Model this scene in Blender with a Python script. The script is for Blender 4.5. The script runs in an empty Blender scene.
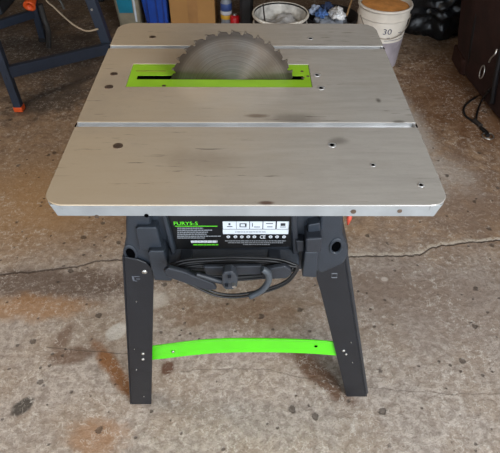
import bpy, bmesh, math, random
from mathutils import Vector, Matrix, noise
random.seed(7)
S = bpy.context.scene
COL = S.collection
PI = math.pi

# ------------------------------------------------------------------ camera
CAM = Vector((0.00168, -0.55695, 1.36143))
CR = Vector((0.99998564, -0.00293003, 0.0044863))
CU = Vector((-0.00109897, 0.70730814, 0.70690451))
CF = Vector((0.00524445, 0.7068993, -0.70729476))
cd = bpy.data.cameras.new('camera'); cam = bpy.data.objects.new('camera', cd); COL.objects.link(cam)
cam.matrix_world = Matrix(((CR.x, CU.x, -CF.x, CAM.x), (CR.y, CU.y, -CF.y, CAM.y), (CR.z, CU.z, -CF.z, CAM.z), (0, 0, 0, 1)))
cd.sensor_width = 36; cd.lens = 36; cd.sensor_fit = 'HORIZONTAL'; cd.clip_start = .02
S.camera = cam
S.view_settings.view_transform = 'Standard'; S.view_settings.look = 'None'
S.view_settings.exposure = 0.12; S.view_settings.gamma = 1; S.view_settings.use_curve_mapping = False

# ------------------------------------------------------------------ light
W = bpy.data.worlds.new('world'); S.world = W; W.use_nodes = True
W.node_tree.nodes['Background'].inputs[0].default_value = (.78, .88, 1, 1)
W.node_tree.nodes['Background'].inputs[1].default_value = 2.6
def area(name, loc, aim, size, energy, col, sizey=None):
    l = bpy.data.lights.new(name, 'AREA'); l.energy = energy; l.color = col; l.size = size
    if sizey: l.shape = 'RECTANGLE'; l.size_y = sizey
    o = bpy.data.objects.new(name, l); COL.objects.link(o); o.location = loc
    o.rotation_euler = (Vector(aim) - Vector(loc)).to_track_quat('-Z', 'Y').to_euler(); return o
area('garage_door_daylight', (1.55, -1.75, 1.85), (0, .35, .2), 1.5, 74, (.96, .98, 1))
area('ceiling_light', (-1.5, .4, 2.5), (-1.3, .6, 0), .5, 16, (1, .84, .66))

def at(px, py, x=None, y=None, z=None):
    """point of a real plane (x=, y= or z=) seen at a pixel of the photo"""
    d = CF + CR * ((px - 250) / 500) - CU * ((py - 226.5) / 500)
    if z is not None: t = (z - CAM.z) / d.z
    elif y is not None: t = (y - CAM.y) / d.y
    else: t = (x - CAM.x) / d.x
    return CAM + d * t

# ------------------------------------------------------------------ materials
def lin(c):
    return tuple(((v / 255) / 12.92 if v / 255 <= .04045 else ((v / 255 + .055) / 1.055) ** 2.4) for v in c) + (1,)
def newmat(name):
    m = bpy.data.materials.new(name); m.use_nodes = True
    n = m.node_tree; return m, n, n.nodes['Principled BSDF']
def mat(name, col, rough=.5, metal=0, var=.12, scale=18, bump=.0, bscale=60, coat=0, stretch=(1, 1, 1), trans=0):
    m, n, b = newmat(name); N = n.nodes; L = n.links
    tc = N.new('ShaderNodeTexCoord'); mp = N.new('ShaderNodeMapping'); mp.inputs['Scale'].default_value = stretch
    L.new(tc.outputs['Object'], mp.inputs[0])
    nz = N.new('ShaderNodeTexNoise'); nz.inputs['Scale'].default_value = scale; nz.inputs['Detail'].default_value = 6
    L.new(mp.outputs[0], nz.inputs['Vector'])
    c = lin(col); r = N.new('ShaderNodeValToRGB'); e = r.color_ramp.elements
    e[0].position = .3; e[1].position = .7
    e[0].color = tuple(v * (1 - var) for v in c[:3]) + (1,); e[1].color = tuple(min(1, v * (1 + var)) for v in c[:3]) + (1,)
    L.new(nz.outputs[0], r.inputs[0]); L.new(r.outputs[0], b.inputs['Base Color'])
    b.inputs['Roughness'].default_value = rough; b.inputs['Metallic'].default_value = metal
    b.inputs['Coat Weight'].default_value = coat; b.inputs['Transmission Weight'].default_value = trans
    if bump:
        n2 = N.new('ShaderNodeTexNoise'); n2.inputs['Scale'].default_value = bscale; n2.inputs['Detail'].default_value = 8
        L.new(mp.outputs[0], n2.inputs['Vector'])
        bp = N.new('ShaderNodeBump'); bp.inputs['Strength'].default_value = bump; bp.inputs['Distance'].default_value = .004
        L.new(n2.outputs[0], bp.inputs['Height']); L.new(bp.outputs[0], b.inputs['Normal'])
    return m

def M_(n, op, a, b=None, clamp=False):
    q = n.nodes.new('ShaderNodeMath'); q.operation = op; q.use_clamp = clamp
    for i, v in enumerate((a, b)):
        if v is None: continue
        if isinstance(v, (int, float)): q.inputs[i].default_value = v
        else: n.links.new(v, q.inputs[i])
    return q.outputs[0]
def mixc(n, fac, a, b, mode='MIX'):
    q = n.nodes.new('ShaderNodeMix'); q.data_type = 'RGBA'; q.blend_type = mode
    for i, v in ((0, fac), (6, a), (7, b)):
        if isinstance(v, (int, float)): q.inputs[i].default_value = v
        elif isinstance(v, tuple): q.inputs[i].default_value = v
        else: n.links.new(v, q.inputs[i])
    return q.outputs[2]
def noi(n, vec, scale, detail=6, rough=.6, stretch=None, off=(0, 0, 0)):
    if stretch or off != (0, 0, 0):
        mp = n.nodes.new('ShaderNodeMapping'); mp.inputs['Scale'].default_value = stretch or (1, 1, 1)
        mp.inputs['Location'].default_value = off; n.links.new(vec, mp.inputs[0]); vec = mp.outputs[0]
    q = n.nodes.new('ShaderNodeTexNoise'); q.inputs['Scale'].default_value = scale
    q.inputs['Detail'].default_value = detail; q.inputs['Roughness'].default_value = rough
    n.links.new(vec, q.inputs['Vector']); return q.outputs[0]
def ramp(n, v, a, b):
    q = n.nodes.new('ShaderNodeMapRange'); q.inputs[1].default_value = a; q.inputs[2].default_value = b
    q.interpolation_type = 'SMOOTHSTEP'
    n.links.new(v, q.inputs[0]); return q.outputs[0]

def patch(n, X, Y, wob, cx, cy, rx, ry, hard=.5, ang=0):
    """soft irregular blotch around (cx, cy)"""
    dx = M_(n, 'SUBTRACT', X, cx); dy = M_(n, 'SUBTRACT', Y, cy)
    c, s = math.cos(ang), math.sin(ang)
    u = M_(n, 'DIVIDE', M_(n, 'ADD', M_(n, 'MULTIPLY', dx, c), M_(n, 'MULTIPLY', dy, s)), rx)
    v = M_(n, 'DIVIDE', M_(n, 'SUBTRACT', M_(n, 'MULTIPLY', dy, c), M_(n, 'MULTIPLY', dx, s)), ry)
    r = M_(n, 'SQRT', M_(n, 'ADD', M_(n, 'MULTIPLY', u, u), M_(n, 'MULTIPLY', v, v)))
    r = M_(n, 'ADD', r, M_(n, 'MULTIPLY', M_(n, 'SUBTRACT', wob, .5), 1.6))
    return ramp(n, r, 1.0 + (1 - hard) * .5, hard)

def line_mask(n, X, Y, pts, amp, width, seed, freq=14):
    """thin wandering crack through pts (x, y)"""
    fc = n.nodes.new('ShaderNodeFloatCurve'); cm = fc.mapping; cv = cm.curves[0]
    x0, x1 = pts[0][0], pts[-1][0]; ys = [q[1] for q in pts]; lo, hi = min(ys) - .05, max(ys) + .05
    P = [((x - x0) / (x1 - x0), (y - lo) / (hi - lo)) for x, y in pts]
    cv.points[0].location = P[0]; cv.points[1].location = P[-1]
    for q in P[1:-1]: cv.points.new(*q)
    cm.update()
    n.links.new(M_(n, 'DIVIDE', M_(n, 'SUBTRACT', X, x0), x1 - x0, True), fc.inputs[1])
    yc = M_(n, 'ADD', M_(n, 'MULTIPLY', fc.outputs[0], hi - lo), lo)
    cb = n.nodes.new('ShaderNodeCombineXYZ'); n.links.new(X, cb.inputs[0]); cb.inputs[1].default_value = seed
    w = noi(n, cb.outputs[0], freq, 8, .7)
    yc = M_(n, 'ADD', yc, M_(n, 'MULTIPLY', M_(n, 'SUBTRACT', w, .5), amp))
    d = M_(n, 'ABSOLUTE', M_(n, 'SUBTRACT', Y, yc))
    inside = M_(n, 'MULTIPLY', M_(n, 'GREATER_THAN', X, x0), M_(n, 'LESS_THAN', X, x1))
    return M_(n, 'MULTIPLY', ramp(n, d, width, width * .3), inside), M_(n, 'SUBTRACT', Y, yc)

def floor_material():
    m, n, b = newmat('stained_concrete'); N = n.nodes; L = n.links
    tc = N.new('ShaderNodeTexCoord'); V = tc.outputs['Object']
    sp = N.new('ShaderNodeSeparateXYZ'); L.new(V, sp.inputs[0]); X, Y = sp.outputs[0], sp.outputs[1]
    wob = noi(n, V, 5, 8, .65)
    wob2 = noi(n, V, 13, 8, .65, off=(3, 1, 0))
    fine = noi(n, V, 42, 10, .72)
    grit = noi(n, V, 130, 6, .75, off=(4, 4, 0))
    c = mixc(n, ramp(n, fine, .36, .64), lin((150, 137, 126)), lin((195, 183, 171)))
    c = mixc(n, M_(n, 'MULTIPLY', ramp(n, wob, .42, .62), .4), c, lin((160, 138, 114)))
    c = mixc(n, M_(n, 'MULTIPLY', ramp(n, grit, .52, .66), .55), c, lin((104, 92, 80)))
    # far slab: warm brown dirt
    far = ramp(n, M_(n, 'ADD', Y, M_(n, 'MULTIPLY', wob, .25)), .66, .92)
    brown = mixc(n, ramp(n, wob2, .3, .7), lin((120, 92, 68)), lin((168, 136, 102)))
    brown = mixc(n, M_(n, 'MULTIPLY', ramp(n, fine, .4, .6), .35), brown, lin((188, 160, 128)))
    c = mixc(n, M_(n, 'MULTIPLY', far, .8), c, brown)
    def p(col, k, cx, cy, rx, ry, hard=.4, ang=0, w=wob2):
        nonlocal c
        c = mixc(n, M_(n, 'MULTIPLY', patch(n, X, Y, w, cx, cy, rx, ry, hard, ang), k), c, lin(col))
    p((106, 70, 40), .85, 1.15, 1.75, .40, .65, .3)
    p((116, 88, 66), .65, .95, .95, .35, .26, .2)
    p((138, 120, 107), .6, .66, .45, .38, .24, .2)
    p((150, 132, 118), .5, .75, 1.0, .35, .35, .2)
    p((132, 110, 92), .5, .25, .50, .5, .10, .3)
    p((192, 184, 176), .7, .80, 1.50, .07, .34, .3, .1)
    p((190, 180, 170), .6, .88, 1.12, .10, .14, .2, .3)
    p((196, 188, 178), .5, .72, 1.02, .10, .10, .2, .3)
    p((180, 142, 98), .7, -.80, .98, .32, .26, .3)
    p((104, 86, 74), .85, -.70, .52, .42, .075, .6)  # shadow of the table, painted as a dark band left of the saw
    p((112, 92, 78), .5, -.35, .56, .2, .05, .5)
    p((62, 56, 52), .85, -1.3, 2.2, .75, .5, .3, 0, wob)  # shadow and dust under the workbench, painted into the floor colour
    p((66, 60, 56), .75, -1.0, 1.72, .30, .16, .3, .5)  # same painted shade and dust towards the front feet of the bench
    p((66, 52, 42), .7, 0, 3.0, 2.4, .6, .3, 0, wob)
    # rust stains, drips and painted leg shadows
    p((146, 92, 38), .85, -.395, .195, .13, .026, .5, -.85)  # rust streak with the left leg's shadow painted in
    p((112, 84, 64), .75, -.53, .245, .085, .030, .6, .2)
    p((116, 90, 72), .7, -.575, .31, .024, .07, .5, -.3)
    p((168, 126, 84), .75, -.72, .425, .20, .06, .4)
    p((164, 122, 84), .7, -.40, -.01, .09, .06, .5)
    p((92, 52, 28), .85, -.238, .205, .022, .024, .6)
    p((136, 104, 76), .65, -.02, .40, .3, .07, .3)
    p((104, 74, 52), .9, .215, .185, .125, .034, .6, -.8)  # cast shadow of the right leg, painted dark brown
    p((122, 94, 70), .6, .13, .27, .12, .04, .4, -.3)
    p((216, 212, 204), .85, -.415, .335, .030, .040, .75, -.6)
    p((214, 208, 198), .6, -.31, .46, .05, .04, .5)
    p((66, 60, 54), .9, -.63, .085, .035, .022, .7, .7)
    p((210, 198, 186), .8, .48, .545, .013, .010, .6, 0, wob)
    # pale scuffs and spilt plaster
    sc = noi(n, V, 60, 5, .75, off=(7, 2, 0)); sc2 = noi(n, V, 5, 3, .5, off=(1, 9, 0))
    c = mixc(n, M_(n, 'MULTIPLY', M_(n, 'MULTIPLY', ramp(n, sc, .52, .68), ramp(n, sc2, .38, .58)), .5), c, lin((210, 200, 188)))
    cu = noi(n, V, 17, 3, .55, off=(11, 3, 0)); cu2 = noi(n, V, 31, 2, .5, off=(2, 13, 0))
    for q_, w_, m_ in ((cu, .012, sc2), (cu2, .02, wob)):
        ln = ramp(n, M_(n, 'ABSOLUTE', M_(n, 'SUBTRACT', q_, .5)), w_, w_ * .3)
        c = mixc(n, M_(n, 'MULTIPLY', M_(n, 'MULTIPLY', ln, ramp(n, fine, .44, .56)), M_(n, 'MULTIPLY', ramp(n, m_, .40, .55), .5)), c, lin((220, 214, 204)))
    # chips: sparse dark pits
    pit = None
    for scl, thr, rad in ((15, .62, .17), (34, .76, .19)):
        vo = N.new('ShaderNodeTexVoronoi'); vo.inputs['Scale'].default_value = scl; vo.inputs['Randomness'].default_value = 1
        L.new(V, vo.inputs['Vector'])
        sv = N.new('ShaderNodeSeparateColor'); L.new(vo.outputs['Color'], sv.inputs[0])
        dd = M_(n, 'ADD', vo.outputs['Distance'], M_(n, 'MULTIPLY', M_(n, 'SUBTRACT', fine, .5), .45))
        q = M_(n, 'MULTIPLY', ramp(n, dd, rad, rad * .6), M_(n, 'GREATER_THAN', sv.outputs[0], thr))
        pit = q if pit is None else M_(n, 'MAXIMUM', pit, q)
    c = mixc(n, M_(n, 'MULTIPLY', pit, .66), c, lin((70, 60, 52)))
    # cracks
    k1, s1 = line_mask(n, X, Y, [(-1.6, .46), (-.86, .565), (-.62, .60), (-.49, .632), (0, .64), (.377, .652), (.62, .66), (.70, .70), (.955, .735), (1.6, .83)], .05, .0055, 2.0)
    k2, s2 = line_mask(n, X, Y, [(-.2, .19), (0, .20), (.2, .165), (.45, .13), (.9, .12)], .04, .003, 5.0, 9)
    k3, s3 = line_mask(n, X, Y, [(-.62, .275), (-.5, .262), (-.33, .25)], .02, .0025, 8.0, 12)
    edge = M_(n, 'MULTIPLY', ramp(n, M_(n, 'ABSOLUTE', M_(n, 'SUBTRACT', s1, .007)), .012, .004), M_(n, 'MULTIPLY', ramp(n, sc, .40, .50), .85))
    edge = M_(n, 'MULTIPLY', edge, ramp(n, X, -.9, .6))
    c = mixc(n, edge, c, lin((206, 194, 176)))
    c = mixc(n, M_(n, 'MULTIPLY', k1, .6), c, lin((66, 54, 46)))
    c = mixc(n, M_(n, 'MULTIPLY', k2, .4), c, lin((92, 80, 70)))
    c = mixc(n, M_(n, 'MULTIPLY', k3, .6), c, lin((72, 62, 54)))
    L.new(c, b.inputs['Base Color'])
    rg = ramp(n, wob2, .3, .7); L.new(M_(n, 'ADD', M_(n, 'MULTIPLY', rg, .2), .55), b.inputs['Roughness'])
    h = M_(n, 'ADD', M_(n, 'MULTIPLY', fine, .8), M_(n, 'MULTIPLY', wob2, .6))
    h = M_(n, 'SUBTRACT', h, M_(n, 'ADD', M_(n, 'MULTIPLY', k1, 1.0), M_(n, 'MULTIPLY', pit, .5)))
    bp = N.new('ShaderNodeBump'); bp.inputs['Strength'].default_value = .8; bp.inputs['Distance'].default_value = .008
    L.new(h, bp.inputs['Height']); L.new(bp.outputs[0], b.inputs['Normal'])
    return m

def table_material():
    m, n, b = newmat('worn_brushed_aluminium'); N = n.nodes; L = n.links
    tc = N.new('ShaderNodeTexCoord'); V = tc.outputs['Object']
    sp = N.new('ShaderNodeSeparateXYZ'); L.new(V, sp.inputs[0]); X, Y = sp.outputs[0], sp.outputs[1]
    gr = noi(n, V, 9, 9, .7, stretch=(1, 7, 1)); big = noi(n, V, 5, 6, .6); fine = noi(n, V, 120, 6, .7, stretch=(1, 3, 1))
    c = mixc(n, ramp(n, gr, .3, .7), lin((194, 192, 187)), lin((208, 206, 201)))
    side = ramp(n, M_(n, 'ADD', X, M_(n, 'MULTIPLY', big, .3)), .38, -.15)
    c = mixc(n, M_(n, 'MULTIPLY', side, .75), c, lin((214, 192, 158)))      # warm reflection painted into the colour, stronger on the left
    c = mixc(n, M_(n, 'MULTIPLY', ramp(n, big, .5, .72), .3), c, lin((168, 156, 142)))
    c = mixc(n, M_(n, 'MULTIPLY', ramp(n, fine, .55, .75), .22), c, lin((118, 110, 100)))
    st = noi(n, V, 26, 5, .6, stretch=(.45, 6, 1), off=(2, 4, 0)); g2 = noi(n, V, 7, 2, .5, off=(5, 5, 0))
    c = mixc(n, M_(n, 'MULTIPLY', M_(n, 'MULTIPLY', ramp(n, st, .61, .67), ramp(n, g2, .46, .58)), .6), c, lin((96, 84, 74)))
    wo = noi(n, V, 20, 6, .65)
    for cx, cy, rx, ry, k, col in ((.09, .235 - .33, .045, .018, .5, (112, 104, 94)), (.16, .165 - .33, .02, .012, .5, (90, 84, 78)), (-.08, .11 - .33, .07, .03, .25, (128, 112, 98)),
                                   (.02, .245 - .33, .02, .006, .6, (110, 84, 66)), (.28, .225 - .33, .012, .006, .6, (80, 74, 68)), (.03, .005 - .33, .012, .004, .8, (96, 62, 48)), (.255, .30 - .33, .006, .009, .7, (80, 70, 62))):
        c = mixc(n, M_(n, 'MULTIPLY', patch(n, X, Y, wo, cx, cy, rx, ry, .3), k), c, lin(col))
    L.new(c, b.inputs['Base Color']); b.inputs['Metallic'].default_value = .45
    L.new(M_(n, 'ADD', M_(n, 'MULTIPLY', ramp(n, gr, .3, .7),   .06), .15), b.inputs['Roughness'])
    bp = N.new('ShaderNodeBump'); bp.inputs['Strength'].default_value = .025; bp.inputs['Distance'].default_value = .002
    L.new(gr, bp.inputs['Height']); L.new(bp.outputs[0], b.inputs['Normal'])
    return m

def blade_material():
    m, n, b = newmat('circular_brushed_steel'); N = n.nodes; L = n.links
    tc = N.new('ShaderNodeTexCoord'); V = tc.outputs['Object']
    sp = N.new('ShaderNodeSeparateXYZ'); L.new(V, sp.inputs[0])
    dx = M_(n, 'SUBTRACT', sp.outputs[0], BLX); dz = M_(n, 'SUBTRACT', sp.outputs[2], BLZ)
    r = M_(n, 'SQRT', M_(n, 'ADD', M_(n, 'MULTIPLY', dx, dx), M_(n, 'MULTIPLY', dz, dz)))
    cb = N.new('ShaderNodeCombineXYZ'); L.new(r, cb.inputs[0])
    rings = noi(n, cb.outputs[0], 420, 4, .7)
    dirt = noi(n, V, 14, 6, .6)
    c = mixc(n, ramp(n, rings, .3, .7), lin((92, 86, 80)), lin((126, 120, 114)))
    c = mixc(n, M_(n, 'MULTIPLY', ramp(n, dirt, .35, .65), .5), c, lin((100, 84, 68)))
    c = mixc(n, M_(n, 'MULTIPLY', ramp(n, r, .108, .122), .7), c, lin((62, 54, 48)))
    L.new(c, b.inputs['Base Color']); b.inputs['Metallic'].default_value = .9
    b.inputs['Roughness'].default_value = .31; b.inputs['Anisotropic'].default_value = .95
    tg = N.new('ShaderNodeCombineXYZ')   # highlights spread across the grinding circles
    L.new(dx, tg.inputs[0]); L.new(dz, tg.inputs[2])
    vn = N.new('ShaderNodeVectorMath'); vn.operation = 'NORMALIZE'; L.new(tg.outputs[0], vn.inputs[0])
    L.new(vn.outputs[0], b.inputs['Tangent'])
    return m

H = .85; BLX, BLY, BLZ, BLR = -.0295, .383, .8195, .1320
ROOT = Vector((0, .33, 0))
FLOOR = floor_material(); ALU = table_material()
# object-space textures of the saw are in the saw's own frame
BLADE_X0 = BLX
m_plas = mat('charcoal_moulded_plastic', (40, 46, 54), .4, 0, .14, 22, .12, 300)
m_plas2 = mat('dark_moulded_plastic', (36, 40, 47), .45, 0, .14, 22, .1, 300)
m_leg = mat('charcoal_powder_coat', (27, 30, 36), .4, .1, .12, 30, .1, 400)
m_green = mat('lime_green_paint', (86, 212, 24), .35, 0, .05, 12, .03, 100, .3)
m_green2 = mat('lime_green_insert', (136, 184, 40), .4, 0, .1, 16)
m_black = mat('black_rubber', (20, 20, 22), .45, 0, .2, 30)
m_void = mat('black_recess', (5, 5, 6), .9); m_void.node_tree.nodes['Principled BSDF'].inputs['Specular IOR Level'].default_value = 0
m_zinc = mat('zinc_bolt', (190, 188, 182), .3, .9)
m_screw = mat('tarnished_screw', (120, 104, 92), .4, .8, .3, 90)
m_edge = mat('bare_aluminium_edge', (196, 198, 200), .35, .6)
m_skirt = mat('dull_aluminium_fold', (158, 162, 164), .4, .4)
m_label = mat('black_label', (16, 17, 19), .4)
m_white = mat('label_white', (206, 212, 218), .5, 0, .02)
m_grey = mat('label_grey_print', (128, 132, 136), .6)
m_lgreen = mat('label_green_print', (96, 214, 40), .5)
m_carb = mat('carbide_tip', (104, 94, 82), .4, .7)

# ------------------------------------------------------------------ mesh helpers
def new(): return bmesh.new()
def box(b, x0, x1, y0, y1, z0, z1, mi=0):
    v = [b.verts.new(p) for p in ((x0, y0, z0), (x1, y0, z0), (x1, y1, z0), (x0, y1, z0), (x0, y0, z1), (x1, y0, z1), (x1, y1, z1), (x0, y1, z1))]
    for f in ((3, 2, 1, 0), (4, 5, 6, 7), (0, 1, 5, 4), (1, 2, 6, 5), (2, 3, 7, 6), (3, 0, 4, 7)):
        b.faces.new([v[i] for i in f]).material_index = mi
def hexa(b, P, mi=0):
    """8 corners: bottom 4 ccw then top 4"""
    v = [b.verts.new(p) for p in P]
    for f in ((3, 2, 1, 0), (4, 5, 6, 7), (0, 1, 5, 4), (1, 2, 6, 5), (2, 3, 7, 6), (3, 0, 4, 7)):
        b.faces.new([v[i] for i in f]).material_index = mi
def prism(b, pts, d, mi=0):
    """extrude a planar polygon of 3D pts along vector d"""
    d = Vector(d); A = [b.verts.new(p) for p in pts]; B = [b.verts.new(Vector(p) + d) for p in pts]
    n = len(A); b.faces.new(A).material_index = mi; b.faces.new(B[::-1]).material_index = mi
    for i in range(n): b.faces.new((A[i], B[i], B[(i + 1) % n], A[(i + 1) % n])).material_index = mi
def frame(d):
    d = Vector(d).normalized(); a = Vector((0, 0, 1)) if abs(d.z) < .9 else Vector((1, 0, 0))
    u = d.cross(a).normalized(); return u, d.cross(u).normalized()
def lathe(b, o, axis, prof, n=24, mi=0, caps=True):
    """prof: list of (radius, distance along axis)"""
    o = Vector(o); ax = Vector(axis).normalized(); u, w = frame(ax); rings = []
    for r, t in prof:
        rings.append([b.verts.new(o + ax * t + (u * math.cos(2 * PI * k / n) + w * math.sin(2 * PI * k / n)) * r) for k in range(n)])
    for i in range(len(rings) - 1):
        for k in range(n):
            f = b.faces.new((rings[i][k], rings[i][(k + 1) % n], rings[i + 1][(k + 1) % n], rings[i + 1][k])); f.smooth = True; f.material_index = mi
    if caps:
        b.faces.new(rings[0][::-1]).material_index = mi; b.faces.new(rings[-1]).material_index = mi
def smooth_path(P, sub=6, closed=False):
    P = [Vector(p) for p in P]; out = []; n = len(P)
    for i in range(n if closed else n - 1):
        g = lambda k: P[k % n] if closed else P[max(0, min(n - 1, k))]
        p0, p1, p2, p3 = g(i - 1), g(i), g(i + 1), g(i + 2)
        for s in range(sub):
            t = s / sub
            out.append(.5 * ((2 * p1) + (p2 - p0) * t + (2 * p0 - 5 * p1 + 4 * p2 - p3) * t * t + (3 * p1 - p0 - 3 * p2 + p3) * t ** 3))
    if not closed: out.append(P[-1])
    return out
def tube(b, P, r, n=8, closed=False, sub=6, mi=0):
    P = smooth_path(P, sub, closed); rings = []; N = len(P); u = None
    for i, p in enumerate(P):
        t = (P[(i + 1) % N] - P[i - 1]) if closed else (P[min(N - 1, i + 1)] - P[max(0, i - 1)])
        t.normalize()
        if u is None: u, w = frame(t)
        u = (u - t * u.dot(t)).normalized(); w = t.cross(u)
        rr = r(i / (N - 1)) if callable(r) else r
        rings.append([b.verts.new(p + (u * math.cos(2 * PI * k / n) + w * math.sin(2 * PI * k / n)) * rr) for k in range(n)])
    for i in range(N if closed else N - 1):
        A, B = rings[i], rings[(i + 1) % N]
        for k in range(n):
            f = b.faces.new((A[k], A[(k + 1) % n], B[(k + 1) % n], B[k])); f.smooth = True; f.material_index = mi
    if not closed: b.faces.new(rings[0][::-1]); b.faces.new(rings[-1])
def bar(b, p, q, w, h, up=(0, 0, 1), mi=0):
    p, q = Vector(p), Vector(q); d = (q - p).normalized(); s = d.cross(Vector(up)).normalized() * (w / 2); u = s.cross(d).normalized() * (h / 2)
    hexa(b, [p - s - u, p + s - u, q + s - u, q - s - u, p - s + u, p + s + u, q + s + u, q - s + u], mi)
def arc(cx, cy, r, a0, a1, n=6):
    return [(cx + r * math.cos(math.radians(a0 + (a1 - a0) * i / n)), cy + r * math.sin(math.radians(a0 + (a1 - a0) * i / n))) for i in range(n + 1)]

def wpos(o):
    v = Vector((0, 0, 0))
    while o: v += o.location; o = o.parent
    return v
def obj(name, b, m, parent=None, bev=0, seg=2, loc=None, sub=0):
    """link the bmesh (world coordinates) as ONE mesh; origin at loc or at the parent"""
    bmesh.ops.recalc_face_normals(b, faces=b.faces)
    o0 = wpos(parent) if parent else Vector(loc or (0, 0, 0))
    for v in b.verts: v.co -= o0
    me = bpy.data.meshes.new(name); b.to_mesh(me); b.free()
    for q in (m if isinstance(m, (list, tuple)) else [m]): me.materials.append(q)
    o = bpy.data.objects.new(name, me); COL.objects.link(o)
    if parent: o.parent = parent
    else: o.location = o0
    if bev:
        md = o.modifiers.new('bevel', 'BEVEL'); md.width = bev; md.segments = seg; md.limit_method = 'ANGLE'; md.angle_limit = math.radians(35); md.harden_normals = False
    if sub:
        md = o.modifiers.new('subdivision', 'SUBSURF'); md.levels = md.render_levels = sub
    return o
def thing(name, label, cat, loc, group=None):
    o = bpy.data.objects.new(name, None); COL.objects.link(o); o.location = loc; o.empty_display_size = .1
    return tag(o, label, cat, group)
def tag(o, label, cat, group=None):
    o['label'] = label; o['category'] = cat
    if group: o['group'] = group
    return o
def struct(name, b, m):
    o = obj(name, b, m); o['kind'] = 'structure'; return o
def text_bm(s, width, height, bold=0):
    """flat lettering in the XY plane from (0,0), scaled to width x height"""
    cu = bpy.data.curves.new('lettering', 'FONT'); cu.body = s; cu.size = 1; cu.offset = bold; cu.resolution_u = 3
    t = bpy.data.objects.new('lettering', cu); COL.objects.link(t)
    me = bpy.data.meshes.new_from_object(t.evaluated_get(bpy.context.evaluated_depsgraph_get()))
    bpy.data.objects.remove(t); bpy.data.curves.remove(cu)
    b = bmesh.new(); b.from_mesh(me); bpy.data.meshes.remove(me)
    xs = [v.co.x for v in b.verts]; ys = [v.co.y for v in b.verts]
    for v in b.verts:
        v.co.x = (v.co.x - min(xs)) / (max(xs) - min(xs)) * width; v.co.y = (v.co.y - min(ys)) / (max(ys) - min(ys)) * height
    return b

# ------------------------------------------------------------------ setting
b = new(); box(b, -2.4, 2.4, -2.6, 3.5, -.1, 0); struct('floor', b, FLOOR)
m_wall = mat('grimy_brick_wall', (96, 80, 66), .85, 0, .3, 5, .4, 30)
b = new(); box(b, -2.4, 2.4, 3.5, 3.6, -.1, 2.6); struct('wall_back', b, m_wall)
b = new(); box(b, -2.5, -2.4, -2.6, 3.6, -.1, 2.6); struct('wall_left', b, m_wall)
b = new(); box(b, 2.4, 2.5, -2.6, 3.6, -.1, 2.6); struct('wall_right', b, m_wall)
b = new(); box(b, -2.5, 2.5, -2.6, 3.6, 2.6, 2.7); struct('ceiling', b, mat('dull_ceiling_board', (150, 140, 126), .9))

# ------------------------------------------------------------------ the table saw
BLX_W = BLX
saw = thing('table_saw', 'table saw with aluminium top, raised toothed blade and charcoal legs with green brace', 'table saw', ROOT)
# material coordinates of the saw are relative to ROOT (x unchanged, z unchanged)
STEEL = blade_material()

HX, D = .31, .654
G1, G2, GW = .216, .526, .015
IX0, IX1, IY0, IY1 = -.243, .132, .350, .446      # insert opening
b = new(); T = .003
def plate(pts): prism(b, [(x, y, H - T) for x, y in pts], (0, 0, T))
rf, rb = .03, .035
plate(arc(-HX + rf, rf, rf, 180, 270) + arc(HX - rf, rf, rf, 270, 360) + [(HX, G1 - GW / 2), (-HX, G1 - GW / 2)])
# middle panel with the insert opening
o_ = [(-HX, G1 + GW / 2), (HX, G1 + GW / 2), (HX, G2 - GW / 2), (-HX, G2 - GW / 2)]; i_ = [(IX0, IY0), (IX1, IY0), (IX1, IY1), (IX0, IY1)]
VT = [[b.verts.new((x, y, z)) for x, y in q] for q in (o_, i_) for z in (H, H - T)]
for k in range(4):
    j = (k + 1) % 4
    b.faces.new((VT[0][k], VT[0][j], VT[2][j], VT[2][k])); b.faces.new((VT[1][j], VT[1][k], VT[3][k], VT[3][j]))
    b.faces.new((VT[0][j], VT[0][k], VT[1][k], VT[1][j])); b.faces.new((VT[2][k], VT[2][j], VT[3][j], VT[3][k]))
plate([(-HX, G2 + GW / 2), (HX, G2 + GW / 2)] + arc(HX - rb, D - rb, rb, 0, 90, 3) + arc(-HX + rb, D - rb, rb, 90, 180))
top = obj('table_top', b, ALU, saw, .0012, 3)
for g in (G1, G2):       # mitre grooves
    b = new(); x = HX - .001
    prism(b, [(-x, g - GW / 2, H - .001), (-x, g - GW / 2, H - .009), (-x, g + GW / 2, H - .009), (-x, g + GW / 2, H - .001),
              (-x, g + GW / 2 - .0005, H - .001), (-x, g + GW / 2 - .0005, H - .0075), (-x, g - GW / 2 + .0005, H - .0075), (-x, g - GW / 2 + .0005, H - .001)], (2 * x, 0, 0))
    gr = obj('mitre_groove', b, m_edge, saw)
    for s in (-1, 1):
        b = new(); box(b, min(s * HX, s * (HX + .0006)), max(s * HX, s * (HX + .0006)), g - .006, g + .006, H - .0075, H - .0008); obj('groove_end', b, m_void, gr)
# folded skirts
b = new(); zt, zb, y0 = H - .0015, H - .0245, .0012
prism(b, [(-HX + .013, y0, zt), (-HX + .019, y0, zb), (HX - .019, y0, zb), (HX - .013, y0, zt)], (0, .0025, 0)); fs = obj('front_skirt', b, m_skirt, saw, .0008)
fs['label'] = 'smooth grey folded front edge'
for px, py, r in ((146.5, 215.5, .0035), (97, 216.5, .0035), (353.4, 211.5, .0042), (399.7, 211, .0036)):
    c = at(px, py, y=y0); b = new(); lathe(b, (c.x, y0 - .0008, c.z), (0, 1, 0), [(r, 0), (r, .001)], 16, 0); obj('skirt_hole', b, m_void if px in (146.5,) else m_screw, fs)
for cx, a0, a1 in ((-HX + rf, 180, 270), (HX - rf, 270, 360)):      # lip pressed round the front corners
    b = new(); prism(b, [(x, y, H - .011) for x, y in arc(cx, rf, rf - .0006, a0, a1, 10) + arc(cx, rf, rf - .003, a1, a0, 10)], (0, 0, .0095)); obj('corner_lip', b, m_skirt, saw)
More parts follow.
